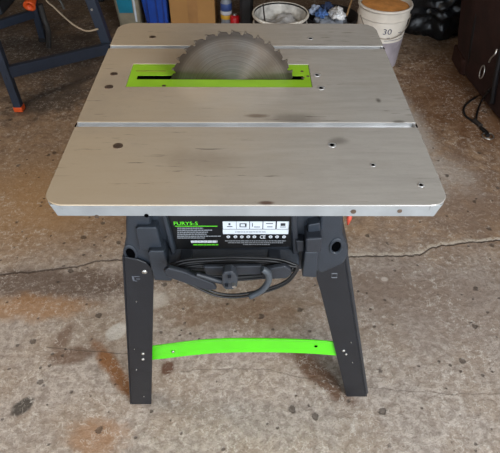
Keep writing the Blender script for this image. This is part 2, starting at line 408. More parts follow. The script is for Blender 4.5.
b = new(); prism(b, [(-HX + .03, D - .0015, zt), (-HX + .035, D - .0015, zb), (HX - .035, D - .0015, zb), (HX - .03, D - .0015, zt)], (0, -.0025, 0)); obj('rear_skirt', b, m_edge, saw)
for s in (-1, 1):
    b = new(); x = s * (HX - .002)
    prism(b, [(x, .03, zt), (x, .038, zb), (x, D - .04, zb), (x, D - .035, zt)], (-s * .0025, 0, 0)); obj('side_skirt', b, m_edge, saw)
# table screws
for px, py, r in ((114, 74, .0075), (109, 87, .0085), (152.5, 37, .0075), (118, 146, .0085), (310.5, 38.5, .0065), (317, 75, .0070), (321, 88, .0075), (332, 145, .0075), (373, 165, .005), (421, 185, .0055)):
    c = at(px, py, z=H); b = new()
    light = px > 300
    lathe(b, (c.x, c.y, H - .001), (0, 0, 1), [(r, 0), (r, .0014), (r * .82, .0018), (r * .55, .0012)], 20, 0)
    lathe(b, (c.x, c.y, H - .001), (0, 0, 1), [(r * .56, 0), (r * .56, .0013)], 12, 1)
    obj('table_screw', b, [m_edge if light else m_screw, m_void if light else mat('screw_recess', (84, 70, 60), .6, .5)], saw)

# green insert plate around the blade
b = new(); KY0, KY1, KX0, KX1 = .3808, .398, -.226, .117
z = H - .0008; g_ = .0008
box(b, IX0 + g_, IX1 - g_, IY0 + g_, KY0, z - .0012, z)
box(b, IX0 + g_, IX1 - g_, KY1, IY1 - g_, z - .0012, z)
box(b, IX0 + g_, KX0, KY0, KY1, z - .0012, z)
box(b, KX1, IX1 - g_, KY0, KY1, z - .0012, z)
ins = obj('blade_insert', b, m_green2, saw); ins['label'] = 'lime green insert plate with kerf slot'
b = new(); box(b, KX0 - .004, KX1 + .004, KY0 - .004, KY1 + .004, z - .0022, z - .0016); obj('kerf_shadow_gap', b, m_void, ins)
b = new(); box(b, -.232, -.17, .414, .4165, z, z + .0006); obj('scrape_mark', b, mat('worn_insert_mark', (120, 104, 40), .7), ins)
for px, py in ((303, 77.5), (302, 71), (308, 76)):
    c = at(px, py, z=H); b = new(); lathe(b, (c.x, c.y, z - .001), (0, 0, 1), [(.0032, 0), (.0032, .0014)], 14); obj('insert_screw', b, m_screw, ins)
b = new()
for x0, x1 in ((-.17, -.163),): box(b, x0, x1, IY0 + .002, IY0 + .008, z, z + .0006)
obj('insert_mark', b, m_screw, ins)

# blade
b = new(); n = 32; pts = []
for k in range(n):
    a = 2 * PI * k / n; st = 2 * PI / n
    for da, r in ((0, BLR), (.12, BLR - .0006), (.25, BLR - .0028), (.55, BLR - .0036), (.68, BLR - .0048), (.76, BLR - .0084), (.84, BLR - .0092), (.92, BLR - .0084), (.985, BLR - .0045)):
        t = a + da * st; pts.append((BLX + r * math.cos(-t), BLY, BLZ + r * math.sin(-t)))
c0 = b.verts.new((BLX, BLY - .0009, BLZ)); c1 = b.verts.new((BLX, BLY + .0009, BLZ))
A = [b.verts.new((x, y - .0009, z_)) for x, y, z_ in pts]; B = [b.verts.new((x, y + .0009, z_)) for x, y, z_ in pts]
for k in range(len(A)):
    j = (k + 1) % len(A); b.faces.new((c0, A[k], A[j])); b.faces.new((c1, B[j], B[k])); b.faces.new((A[k], B[k], B[j], A[j]))
blade = obj('saw_blade', b, STEEL, saw); blade['label'] = 'round steel blade with hooked teeth'
for k in range(n):
    b = new(); t = -(2 * PI * k / n); ca, sa = math.cos(t), math.sin(t)
    r1, r0 = BLR + .0005, BLR - .0040; ta = -.0035 / BLR; cb_, sb_ = math.cos(t + ta), math.sin(t + ta)
    prism(b, [(BLX + r0 * ca, BLY - .0014, BLZ + r0 * sa), (BLX + r1 * ca, BLY - .0014, BLZ + r1 * sa), (BLX + (r1 - .0008) * cb_, BLY - .0014, BLZ + (r1 - .0008) * sb_), (BLX + r0 * cb_, BLY - .0014, BLZ + r0 * sb_)], (0, .0028, 0))
    obj('carbide_tip', b, m_carb, blade)

# housing
FY = .108       # front face of the motor housing
XL, XR = -.236, .186
b = new()
hexa(b, [(XL + .045, FY, .568), (XR - .045, FY, .568), (XR - .03, .56, .568), (XL + .03, .56, .568), (XL + .008, FY, .842), (XR - .008, FY, .842), (XR, .58, .842), (XL, .58, .842)])
house = obj('motor_housing', b, m_plas, saw, .006, 3)
# lower shelf under the label, its slope faces up
b = new(); prism(b, [(-.155, FY + .01, .640), (-.155, FY - .004, .636), (-.155, FY - .036, .618), (-.155, FY - .036, .604), (-.155, FY + .01, .58)], (.258, 0, 0)); obj('lower_shelf', b, m_plas, house, .004, 3)
# leg sockets at both front corners
def socket(s):
    P = [(125.5, 205), (150, 205), (153, 262), (152, 276), (140, 272), (124, 264), (123, 256), (124, 246), (125.5, 238)] if s < 0 else \
        [(344, 203), (322, 203), (317, 240), (313, 270), (322, 274), (344, 264), (348.5, 256), (348.5, 248), (346, 241), (343, 234)]
    b = new(); prism(b, [at(x, y_, y=FY - .012) for x, y_ in P], (0, .075, 0)); so = obj('leg_socket', b, m_plas, saw, .006, 3)
    c = at(130.5, 253, y=FY - .012) if s < 0 else at(336, 246.5, y=FY - .012)
    b = new(); lathe(b, (c.x, FY - .016, c.z), (0, 1, 0), [(.016, .003), (.0125, 0), (.0105, .002), (.0095, .0055)], 22, 0, False)
    for v in b.verts: v.co.z = c.z + (v.co.z - c.z) * 1.5; v.co.x = c.x + (v.co.x - c.x) * .85
    obj('socket_rim', b, m_plas, so)
    b = new(); lathe(b, (c.x, FY - .0125, c.z), (0, 1, 0), [(.0098, 0), (.0098, .004)], 22)
    for v in b.verts: v.co.z = c.z + (v.co.z - c.z) * 1.5; v.co.x = c.x + (v.co.x - c.x) * .85
    obj('socket_hole', b, m_void, so)
socket(-1); socket(1)
# diagonal ribs beside the label
def slab(name, px, y, th, m, par, bev=.002):
    b = new(); prism(b, [at(x, y_, y=y) for x, y_ in px], (0, th, 0)); return obj(name, b, m, par, bev)
slab('housing_rib', [(161, 212), (165, 212), (176, 253), (172, 256)], FY - .014, .02, m_plas, house)
slab('housing_rib', [(291, 211), (297, 211), (299, 258), (293, 256)], FY - .012, .02, m_plas2, house)
# accessory brackets
slab('storage_bracket', [(135.5, 229), (137.5, 227.5), (155, 227.5), (157, 229), (163, 251), (139, 250)], FY - .020, .02, m_plas, house, .003)
slab('storage_bracket', [(147.5, 253), (150, 251), (164, 251), (173, 279), (171, 281.5), (154, 280.5)], FY - .030, .034, m_plas, house, .003)
slab('storage_bracket', [(308.5, 225), (320, 223), (321, 240), (307, 240)], FY - .018, .02, m_plas, house, .002)
slab('storage_bracket', [(306, 239), (322.5, 238), (321, 253), (305.5, 252)], FY - .036, .04, m_plas2, house, .003)
slab('storage_bracket', [(305, 252), (318.5, 252), (316.5, 278), (302, 277)], FY - .030, .034, m_plas, house, .003)
slab('side_vent', [(296, 241), (304, 241), (304, 252), (297, 252)], FY - .018, .02, m_plas2, house, .002)
# knob and cable tip poking out at the right
b = new(); hexa(b, [(.186, .13, .735), (.204, .135, .735), (.204, .17, .735), (.186, .17, .735), (.186, .13, .80), (.207, .135, .80), (.207, .17, .80), (.186, .17, .80)]); obj('side_latch', b, m_plas2, house, .003)
b = new(); c = at(349, 219, y=.10); lathe(b, (c.x, .10, c.z + .012), (0, 0, -1), [(.004, 0), (.005, .01), (.0018, .026)], 10); b2 = obj('red_tab', b, mat('faded_red_plastic', (196, 74, 54), .5), house); b2['label'] = 'faded red tab under the table edge'

# label plate with its printing
LY = FY - .003
slab('label_plate', [(163.5, 211), (291.5, 210), (290.5, 246.5), (175.5, 250)], LY, .004, m_label, house, 0)
lab = bpy.data.objects['label_plate']
def ink(x0, x1, y0, y1, bm):
    a = at(x0, y1, y=LY); c = at(x1, y0, y=LY); box(bm, min(a.x, c.x), max(a.x, c.x), LY - .0005, LY, min(a.z, c.z), max(a.z, c.z))
def lettering(s, x0, x1, y0, y1, m, name, dy=.0006, bold=0):
    a = at(x0, y1, y=LY); c = at(x1, y0, y=LY); t = text_bm(s, c.x - a.x, c.z - a.z, bold)
    for v in t.verts: v.co = Vector((a.x + v.co.x, LY - dy, a.z + v.co.y))
    return obj(name, t, m, lab)
lettering('FURY5-S', 174, 197.6, 221.5, 224.8, m_lgreen, 'green_title', bold=.008)
b = new(); ink(175, 217.5, 225.8, 226.3, b); obj('green_rule', b, m_lgreen, lab)
b = new()
def words(x0, x1, y, h=.9, wmin=1.2, wmax=4):
    x = x0
    while x < x1:
        w = random.uniform(wmin, wmax); ink(x, min(x1, x + w), y, y + h, b); x += w + .45
for y, e in ((227.6, 203), (229.6, 212), (231.6, 208), (233.6, 207), (235.6, 221), (237.4, 205)): words(177.3, e, y)
obj('grey_small_print', b, m_grey, lab)
b = new(); words(191, 217.3, 240.5, 2.1, 1.6, 4.2); obj('white_bold_print', b, m_white, lab)
b = new(); words(193.3, 218.3, 244, 1.2, 3, 6); obj('green_small_print', b, m_lgreen, lab)
b = new()
for x0, x1 in ((223, 236), (236.6, 249.3), (250, 262.6), (263.2, 275.7), (276.6, 289)): ink(x0, x1, 221.4, 228.8, b)
ink(223, 288.6, 229.4, 233.9, b)
for x in (228.3, 235.4, 241.8, 248.3, 254.4, 270.6, 277, 284):
    a = at(x, 236.7, y=LY); lathe(b, (a.x, LY - .0005, a.z), (0, 1, 0), [(.0036, 0), (.0036, .0004)], 14)
obj('white_pictogram_panels', b, m_white, lab)
lettering('CE', 259.8, 265.4, 235.1, 238.4, m_white, 'white_mark', bold=.02)
b = new()
def ink2(x0, x1, y0, y1):
    a = at(x0, y1, y=LY); c = at(x1, y0, y=LY); box(b, a.x, c.x, LY - .0009, LY - .0005, a.z, c.z)
ink2(228.6, 230.4, 223, 224.8); ink2(227, 232.4, 226, 226.7); ink2(240, 246, 223.2, 223.8); ink2(245, 246.6, 223.2, 226); ink2(239.6, 240.6, 223.2, 226)
ink2(239.5, 246.5, 226.3, 226.9); ink2(252, 252.8, 223, 226.4); ink2(254, 260, 226.4, 227); ink2(266, 273, 223, 223.6); ink2(267, 272.5, 226.3, 226.9)
ink2(280.5, 285.5, 223, 225.6); ink2(280, 286, 226.5, 227)
obj('dark_pictograms', b, mat('label_dark_print', (40, 42, 46), .6), lab)
b = new()
x = 235
while x < 264: w = random.uniform(1.5, 4); ink2(x, x + w, 231.3, 232); x += w + .5
for q in (228.3, 235.4, 241.8, 248.3, 254.4, 270.6, 277, 284): ink2(q - .8, q + .8, 236.2, 237.2)
obj('grey_pictogram_print', b, m_grey, lab)
b = new()
for y, s, e in ((240.4, 225, 286), (242.2, 228, 283), (243.9, 243, 270)): words(s, e, y, .8)
obj('grey_foot_print', b, m_grey, lab)

# cord wrap hooks
CY = .052
slab('cord_hook', [(164, 271), (168, 268), (184, 272), (214, 284), (217, 290), (207, 291), (180, 282), (166, 277)], CY - .018, .010, m_plas2, house, .003)
slab('cord_hook', [(262, 270), (285, 266), (291, 270), (292, 275), (287, 279), (262, 280)], CY - .018, .010, m_plas2, house, .003)
slab('cord_hook', [(203, 267), (262, 266), (262, 275), (206, 276)], CY - .014, .008, m_plas2, house, .003)
for px in (185, 275):
    a = at(px, 272, y=CY); b = new(); box(b, a.x - .012, a.x + .012, CY - .012, FY + .01, a.z - .006, a.z + .006); obj('hook_arm', b, m_plas2, house, .002)

# power cord coiled on the hooks
cord_root = None
b = new()
def loop(P, y): return [at(x, y_, y=y + dy) for x, y_, dy in P]
base = [(166, 267, 0), (182, 259.5, .0), (210, 257, 0), (245, 256.5, 0), (275, 258, 0), (292, 262.5, 0), (298, 268, 0), (288, 282, 0), (268, 291, 0), (240, 297, 0), (218, 296, 0), (200, 289, 0), (182, 280, 0), (168, 273, 0)]
def coil(dx, dt, dbot, y):
    P = []
    for x, y_, d in base:
        P.append((x + dx * (1 if x < 230 else -1), y_ + (dt if y_ < 268 else -dbot * (y_ - 268) / 29), d))
    return loop(P, y)
for dx_, dt_, db_, dy_ in ((0, 1, 0, .002), (1.5, 3.4, 2.6, -.002), (3, 5.4, 17, .004), (5, 7.4, 20, .000), (7, 9, 22, .005), (4, 2.4, 18.5, .007)):
    tube(b, coil(dx_, dt_, db_, CY + dy_), .0025, 8, True)
cord = obj('power_cord', b, m_black, saw); cord['label'] = 'black mains cord coiled on the hooks'
b = new(); tube(b, [at(x, y_, y=CY - .030) for x, y_ in ((196, 274), (206, 277), (216, 280), (223, 281))], lambda t: .0042 + .0024 * t, 10); obj('strain_relief', b, m_plas2, cord)
b = new(); tube(b, [at(x, y_, y=CY - .034) for x, y_ in ((262, 269), (268, 273), (268.5, 281), (262, 290), (250, 296.5))], .0062, 12); obj('cord_sleeve', b, mat('grey_rubber_sleeve', (66, 72, 78), .4), cord)
b = new(); prism(b, [at(x, y_, y=CY - .042) for x, y_ in ((222, 275), (224, 272.5), (232, 271.5), (236, 275), (238, 280), (237, 287), (233, 290), (225, 290), (222, 286))], (0, .018, 0)); plug = obj('mains_plug', b, mat('charcoal_plug', (52, 56, 62), .4), cord, .003, 3)
for px, py, w in ((229.5, 276, 1.6), (226.5, 284.5, 1.5), (234, 284, 1.5)):
    a = at(px, py, y=CY - .043); b = new(); box(b, a.x - .003, a.x + .003, CY - .050, CY - .040, a.z - .0025, a.z + .0025); obj('plug_pin', b, m_zinc if px > 230 else m_plas2, plug)

# legs
def leg(pix, y, name='leg', back=False):
    pts = [at(px, py, y=y) for px, py in pix]
    return pts
def make_leg(pts, y, dep, inner):
    """front plate plus a folded flange running back from the outer edge"""
    b = new(); prism(b, pts, (0, .004, 0))
    o0, o1 = pts[0], pts[1]        # outer edge top, bottom
    s = 1 if inner.x > o0.x else -1
    hexa(b, [Vector((o1.x, y, o1.z)), Vector((o1.x + s * .004, y, o1.z)), Vector((o1.x + s * .004, y + dep, o1.z)), Vector((o1.x, y + dep, o1.z)),
             Vector((o0.x, y, o0.z)), Vector((o0.x + s * .004, y, o0.z)), Vector((o0.x + s * .004, y + dep, o0.z)), Vector((o0.x, y + dep, o0.z))])
    return b
Lp = leg([(124, 257), (131.5, 405), (151.3, 404.3), (153.5, 289), (153.8, 276), (151.5, 268), (146, 263), (137, 259.5)], .0895)
zmin = min(q.z for q in Lp)
for q in Lp: 
    if q.z < .01: q.z = 0
Rp = leg([(344.5, 258), (366, 396.2), (346.3, 397.8), (320.5, 292), (316.5, 279), (316.5, 268), (321.5, 261.5), (331, 258.5)], .112)
for q in Rp:
    if q.z < .012: q.z = 0
b = make_leg(Lp, .0895, .045, Lp[2]); l1 = obj('leg', b, m_leg, saw, .0022, 3)
b = make_leg(Rp, .112, .045, Rp[2]); 
# rounded outer corner of the right leg
l2 = obj('leg', b, m_leg, saw, .0022, 3)
b = new(); a0, a1 = Rp[0], Rp[1]
prism(b, [a0 + Vector((0, .0, 0)), a0 + Vector((.009, .012, 0)), a0 + Vector((.009, .045, 0)), a0 + Vector((0, .045, 0))], a1 - a0 + Vector((0, 0, .0005))); obj('leg_edge', b, m_plas, l2, .001)
def bolts(par, y, items):
    for px, py, r in items:
        a = at(px, py, y=y); b = new(); lathe(b, (a.x, y, a.z), (0, -1, 0), [(r, 0), (r * .95, .0015), (r * .6, .003), (.0004, .0034)], 16); obj('bolt', b, m_zinc, par)
bolts(l1, .0895, [(144.5, 271.5, .0062), (143, 353.5, .0045), (143, 359, .0045), (136.5, 301, .0014), (134.5, 348.5, .0014), (136.5, 369, .0014), (144, 396, .0016)])
bolts(l2, .112, [(325, 268.5, .0062), (343.5, 350.5, .0045), (346, 354, .0035), (351, 342, .0014), (352.5, 362, .0014)])
b = new()
for (x0, y0_, x1, y1_) in ((133, 276, 139.5, 276.6), (133, 280.5, 137, 281.1), (136.4, 278.5, 140, 279.1), (133, 276, 133.6, 281)):
    a = at(x0, y1_, y=.0895); c = at(x1, y0_, y=.0895); box(b, a.x, c.x, .0887, .0896, a.z, c.z)
obj('stamped_mark', b, mat('stamped_mark_grey', (96, 100, 108), .5), l1)
b = new()
for (x0, y0_, x1, y1_) in ((331.5, 273, 337, 273.7), (331.5, 277, 337.3, 277.7), (331.5, 273, 332.2, 277.5), (336.6, 273, 337.3, 277.5)):
    a = at(x0, y1_, y=.112); c = at(x1, y0_, y=.112); box(b, a.x, c.x, .1112, .1121, a.z, c.z)
obj('stamped_mark', b, mat('stamped_mark_light', (110, 114, 120), .5), l2)
# rear legs behind the housing
for s, (xt, xb) in ((-1, (-.205, -.30)), (1, (.165, .31))):
    b = new(); w = .055 * -s
    prism(b, [(xt, .55, .64), (xb, .60, 0), (xb + w, .60, 0), (xt + w, .55, .64)], (0, .004, 0))
    prism(b, [(xt, .55, .64), (xb, .60, 0), (xb, .555, 0), (xt, .505, .64)], (-s * .004, 0, 0)); obj('leg', b, m_leg, saw, .001)

# green braces: shallow arch, channel section
def brace(pix, y):
    b = new(); up = [at(px, a, y=y) for px, a, c in pix]; dn = [at(px, c, y=y) for px, a, c in pix]
    U = smooth_path(up, 6); Dn = smooth_path(dn, 6); sec = []
    for u, d in zip(U, Dn):
        o = .009
        P = [Vector((u.x, y + .003, u.z + .0005)), u, u.lerp(d, .2) + Vector((0, .0022, 0)), u.lerp(d, .8) + Vector((0, .0022, 0)), d, Vector((d.x, y + .003, d.z - .0005)),
             Vector((d.x, y + .0045, d.z)), Vector((u.x, y + .0045, u.z))]
        sec.append([b.verts.new(q) for q in P])
    for i in range(len(sec) - 1):
        for k in range(8): b.faces.new((sec[i][k], sec[i][(k + 1) % 8], sec[i + 1][(k + 1) % 8], sec[i + 1][k])).smooth = False
    b.faces.new(sec[0][::-1]); b.faces.new(sec[-1]); return b
bp = [(146, 347.5, 360.5), (165, 345.3, 358.6), (190, 342, 355.6), (215, 339.9, 353.4), (240, 339.3, 352.5), (270, 339.5, 352.4), (300, 340.3, 353.2), (322, 341.6, 354.5), (344, 343.3, 356.3)]
br = obj('brace', brace(bp, .118), m_green, saw, .0006); br['label'] = 'bright green arched brace between the front legs'
bolts(br, .1195, [(173, 351.5, .0045)])
b = new(); a = at(316, 346.8, y=.118); lathe(b, (a.x, .1195, a.z), (0, -1, 0), [(.004, 0), (.004, .001)], 14); obj('brace_hole', b, m_void, br)
b = brace(bp, .118)
for v in b.verts: v.co.y += .47; v.co.z += .03
obj('brace', b, m_green, saw)

# ------------------------------------------------------------------ garage clutter
def crumple(cx, cy, cz, rx, ry, rz, seed, amp=.25, freq=3, sub=4, flat=None):
    b = new(); bmesh.ops.create_icosphere(b, subdivisions=sub, radius=1)
    for v in b.verts:
        n0 = noise.noise(v.co * freq * .5 + Vector((seed, 0, 0))); n1 = abs(noise.noise(v.co * freq + Vector((0, seed, 0)))); n2 = abs(noise.noise(v.co * freq * 2.3 + Vector((0, 0, seed))))
        k = 1 + amp * (n0 * 1.2 - n1 * 1.0 - n2 * .5); v.co *= k
        v.co = Vector((cx + v.co.x * rx, cy + v.co.y * ry, cz + v.co.z * rz))
        if flat is not None and v.co.z < flat: v.co.z = flat
    for f in b.faces: f.smooth = True
    return b
def bucket(name, label, x, y, rb_, rt, h, m, rimcol, cat='bucket'):
    t = thing(name, label, cat, (x, y, 0), None)
    b = new(); lathe(b, (x, y, 0), (0, 0, 1), [(rb_ * .97, 0), (rb_, .004), (rt, h), (rt - .004, h), (rb_ - .004, .008), (.001, .008)], 48, 0, False)
    lathe(b, (x, y, 0), (0, 0, 1), [(rb_ * .97, 0), (.001, 0)], 48, 0, False); obj('bucket_shell', b, m, t)
    b = new(); lathe(b, (x, y, h - .012), (0, 0, 1), [(rt - .002, 0), (rt + .006, 0), (rt + .007, .008), (rt + .003, .014), (rt - .004, .013), (rt - .004, 0)], 48, 0, False)
    lathe(b, (x, y, h - .06), (0, 0, 1), [(rt - .006, 0), (rt + .002, 0), (rt + .003, .005), (rt - .006, .006)], 48, 0, False); obj('bucket_rim', b, rimcol, t)
    return t
m_wp = mat('scuffed_white_plastic', (214, 206, 194), .5, 0, .12, 12)
# white bucket of sawdust, beside the rear right table corner
WX, WY = .732, 2.15
wb = bucket('plastic_bucket', 'scuffed white plastic bucket full of orange sawdust at the rear right table corner', WX, WY, .118, .137, .335, m_wp, m_wp)
b = new(); prof = [(.001, .012)] + [(r, .012 * (1 - (r / .125) ** 2)) for r in (.03, .06, .09, .118)] + [(.126, -.004)]
lathe(b, (WX, WY, .320), (0, 0, 1), prof, 40, 0, False)
for v in b.verts: v.co.z += .008 * noise.noise(v.co * 22)
obj('sawdust', b, mat('orange_sawdust', (208, 142, 74), .95, 0, .15, 30, .6, 120), wb)
b = new(); hp = []
for k in range(13):
    a = math.radians(200 + 145 * k / 12); hp.append((WX + .142 * math.cos(a), WY + .142 * math.sin(a), .285 - .09 * math.sin(PI * k / 12) ** .8))
tube(b, hp, .0022, 6, False, 3)
wh = obj('wire_handle', b, mat('rusty_wire', (150, 138, 124), .5, .6), wb)
def on_cone(bm, ang0, zc, rr=lambda z_: .118 + .019 * z_ / .335):
    for v in bm.verts:
        z_ = zc + v.co.y; r = rr(z_) + .0012; a = ang0 + v.co.x / r; v.co = Vector((WX + r * math.cos(a), WY + r * math.sin(a), z_))
t = text_bm('30', .045, .03); on_cone(t, math.radians(262), .215); obj('marker_number', t, mat('blue_black_marker', (52, 54, 84), .7), wb)
b = new()
for (x0, x1, z0, z1) in ((.0, .16, .178, .181), (.012, .028, .194, .197), (.075, .10, .215, .219), (.075, .11, .197, .201)):
    nseg = 8
    for k in range(nseg):
        xa, xb_ = x0 + (x1 - x0) * k / nseg, x0 + (x1 - x0) * (k + 1) / nseg
        P = []
        for z_ in (z0, z1):
            for xx in (xa, xb_):
                r = .118 + .019 * z_ / .335 + .001; a = math.radians(268) + xx / r; P.append((WX + r * math.cos(a), WY + r * math.sin(a), z_))
        b.faces.new([b.verts.new(P[i]) for i in (0, 1, 3, 2)])
obj('marker_lines', b, mat('faded_marker', (104, 100, 112), .7), wb)

b = new(); lathe(b, (WX, WY, 0), (0, 0, 1), [(.1190, .008), (.1285, .165)], 48, 0, False); obj('lower_band', b, mat('lilac_grey_band', (160, 152, 158), .5, 0, .2, 14), wb)
# two dark tubs of rubbish
m_dark = mat('black_plastic_tub', (30, 30, 32), .4, 0, .25, 10)
m_crust = mat('dried_plaster', (206, 204, 198), .85, 0, .35, 26, .6, 60)
t1 = bucket('paint_bucket', 'black bucket with plaster-crusted white inside, behind the blade', .178, 2.14, .115, .146, .28, m_dark, mat('pale_bucket_rim', (226, 220, 208), .5, 0, .35, 20))
b = new(); lathe(b, (.178, 2.14, .1), (0, 0, 1), [(.120, 0), (.1395, .172)], 48, 0, False); obj('plaster_lining', b, m_crust, t1)
b = crumple(.185, 2.15, .17, .115, .115, .085, 3, .35, 3.2); obj('plaster_lumps', b, mat('pale_plaster_lump', (190, 190, 190), .85, 0, .4, 12, .5, 50), t1)
b = new(); tube(b, [(.085, 2.20, .30), (.095, 2.12, .24), (.11, 2.06, .19)], .004, 8); tag(obj('stirring_stick', b, mat('dark_stick', (44, 38, 34), .6), None, loc=(.11, 2.06, .19)), 'thin dark stick leaning inside the plaster-crusted bucket', 'stick')
t2 = bucket('rubbish_bucket', 'black bucket heaped with crumpled blue and white rags', .476, 2.288, .115, .148, .21, m_dark, m_dark)
b = crumple(.476, 2.288, .14, .124, .12, .08, 9, .4, 3.5); obj('rubbish', b, mat('crumpled_grey_wrap', (150, 156, 166), .6, 0, .6, 9, .5, 40), t2)
for (x, y, z_, r, s, c, nm, lb) in ((.410, 2.24, .238, .033, 2, (74, 108, 164), 'blue_rag', 'crumpled blue rag on top of the rubbish bucket'), (.385, 2.31, .230, .032, 5, (180, 196, 222), 'pale_rag', 'pale blue-white crumpled rag at the left of the rubbish bucket'),
                                (.50, 2.235, .238, .042, 7, (214, 214, 214), 'white_rag', 'white crumpled rag in the middle of the rubbish bucket'), (.455, 2.33, .240, .03, 8, (46, 62, 96), 'navy_rag', 'dark navy rag behind the other rags in the rubbish bucket')):
    b = crumple(x, y, z_, r, r * 1.3, r * .8, s, .5, 3); tag(obj('rag', b, mat(nm, c, .8, 0, .3, 14), None, loc=(x, y, z_ - r * .5)), lb, 'rag', 'rags heaped in the rubbish bucket')
b = new(); tube(b, [(.553, 2.24, .225), (.585, 2.31, .29), (.635, 2.40, .38)], .005, 8); tag(obj('wooden_stick', b, mat('raw_wood_stick', (176, 140, 96), .7), None, loc=(.575, 2.24, .225)), 'bare wooden stick poking out beside the sawdust bucket', 'stick')

# things in the row behind the table
def carton(name, label, cat, x0, x1, y0, y1, h, m, flaps=True, rot=0):
    t = thing(name, label, cat, ((x0 + x1) / 2, (y0 + y1) / 2, 0))
    b = new(); box(b, x0, x1, y0, y1, 0, h); obj('box_body', b, m, t, .004)
    return t
cb = carton('cardboard_box', 'brown cardboard box standing behind the table, right of the blue crate', 'box', -.468, -.196, 2.5, 2.78, .38, mat('brown_cardboard', (158, 116, 66), .85, 0, .08, 8))
b = new(); box(b, -.36, -.30, 2.4985, 2.4998, .0, .38); obj('packing_tape', b, mat('brown_tape', (148, 106, 58), .5), cb)
bc = thing('storage_crate', 'deep blue plastic crate between the teal tub and the cardboard box', 'crate', (-.555, 2.6, 0))
b = new(); hexa(b, [(-.612, 2.5, 0), (-.486, 2.49, 0), (-.486, 2.72, 0), (-.612, 2.72, 0), (-.642, 2.48, .36), (-.478, 2.47, .36), (-.478, 2.74, .36), (-.642, 2.74, .36)]); obj('crate_body', b, mat('deep_blue_plastic', (26, 66, 152), .4, 0, .1), bc, .008)
b = new()
for x in (-.60, -.545, -.505): box(b, x - .004, x + .004, 2.478, 2.498, .06, .34)
obj('crate_ribs', b, mat('dark_blue_plastic', (18, 44, 116), .4), bc)
tt = thing('clear_tub', 'clear plastic tub with a teal label at the rear left table corner', 'tub', (-.728, 2.56, 0))
b = new(); hexa(b, [(-.785, 2.5, 0), (-.655, 2.5, 0), (-.655, 2.66, 0), (-.785, 2.66, 0), (-.805, 2.48, .34), (-.645, 2.48, .34), (-.645, 2.68, .34), (-.805, 2.68, .34)]); obj('tub_body', b, mat('cloudy_plastic', (140, 132, 112), .3, 0, .15), tt, .02, 4)
b = new(); prism(b, [(-.770, 2.4955, .09), (-.690, 2.4955, .09), (-.682, 2.477, .33), (-.785, 2.477, .33)], (0, .004, 0)); obj('teal_label', b, mat('teal_print', (22, 124, 150), .5), tt)
b = new(); prism(b, [(-.683, 2.495, .08), (-.672, 2.495, .08), (-.666, 2.476, .33), (-.680, 2.476, .33)], (0, .004, 0)); obj('white_stripe', b, m_white, tt)
# bottle
bt = thing('spray_bottle', 'small bottle with blue, white and yellow bands right of the cardboard box', 'bottle', (-.128, 2.5, 0))
b = new(); lathe(b, (-.128, 2.5, 0), (0, 0, 1), [(.030, 0), (.034, .006), (.034, .20), (.014, .24), (.014, .26)], 24); obj('bottle_body', b, mat('bottle_grey', (120, 124, 132), .4), bt)
for z0, z1, c, nm in ((.105, .128, (196, 150, 40), 'yellow_band'), (.132, .150, (196, 196, 200), 'white_band'), (.155, .195, (52, 74, 128), 'blue_band')):
    b = new(); lathe(b, (-.128, 2.5, 0), (0, 0, 1), [(.0345, z0), (.0350, z0 + .001), (.0350, z1), (.0345, z1 + .001)], 24); obj(nm, b, mat(nm, c, .5), bt)
rb2 = thing('red_tin', 'small bright red can beside the banded bottle', 'can', (-.075, 2.46, 0))
b = new(); lathe(b, (-.075, 2.46, 0), (0, 0, 1), [(.026, 0), (.028, .003), (.028, .125), (.025, .13), (.012, .135)], 24); obj('can_body', b, mat('red_paint', (190, 24, 30), .4), rb2)
b = new(); lathe(b, (-.075, 2.46, .134), (0, 0, 1), [(.012, 0), (.012, .01)], 16); obj('can_cap', b, m_zinc, rb2)
jc = thing('jerrycan', 'black plastic jerrycan left of the plaster-crusted bucket', 'canister', (-.015, 2.5, 0))
b = new(); box(b, -.045, .035, 2.42, 2.62, 0, .30); obj('canister_body', b, m_dark, jc, .02, 4)
b = new(); tube(b, [(-.005, 2.45, .295), (-.005, 2.46, .34), (-.005, 2.55, .345), (-.005, 2.59, .295)], .01, 8); obj('handle', b, m_dark, jc)
b = crumple(1.17, 2.62, .22, .33, .3, .3, 21, .3, 3.2, 5, 0); tag(obj('rubbish_bag', b, mat('glossy_black_polythene', (24, 25, 27), .3, 0, .3, 8, .5, 25), None, loc=(1.17, 2.62, 0)), 'glossy black rubbish bag behind the sawdust bucket', 'bag')
yb = thing('yellow_case', 'small yellow case on the floor by the back wall', 'case', (-1.05, 3.08, 0))
b = new(); box(b, -1.10, -1.0, 3.01, 3.15, 0.02, .16); obj('case_lid', b, mat('yellow_plastic', (196, 168, 30), .5), yb, .006)
b = new(); box(b, -1.10, -1.0, 3.01, 3.15, 0.0, .02); obj('case_base', b, m_dark, yb, .006)

# folding bench with orange feet on the left
m_bl = mat('blue_black_steel', (46, 55, 70), .45, .2, .15, 12)
m_or = mat('orange_plastic', (232, 92, 36), .45)
bench = thing('folding_workbench', 'dark blue steel workbench frame with orange feet, left of the saw', 'workbench', (-1.15, 1.95, 0))
F1, F2, F3, F4 = Vector((-1.135, 1.625, 0)), Vector((-.735, 2.05, 0)), Vector((-1.24, 2.40, 0)), Vector((-1.66, 1.96, 0))
def bleg(f, lean, w=.038, fm=None):
    b = new(); bar(b, f + Vector((0, 0, .02)), f + lean, w, w, (0, 1, 0)); l = obj('leg', b, m_bl, bench, .004)
    b = new(); box(b, f.x - .022, f.x + .022, f.y - .022, f.y + .022, 0, .026); obj('foot', b, fm or m_or, l, .004)
    return l
bl = bleg(F1, Vector((0.0, .0, .76))); lg = bleg(F2, Vector((-.115, .0, .76)), .05)
bleg(F3, Vector((.03, -.02, .76)), fm=m_dark); bleg(F4, Vector((.0, 0, .76)))
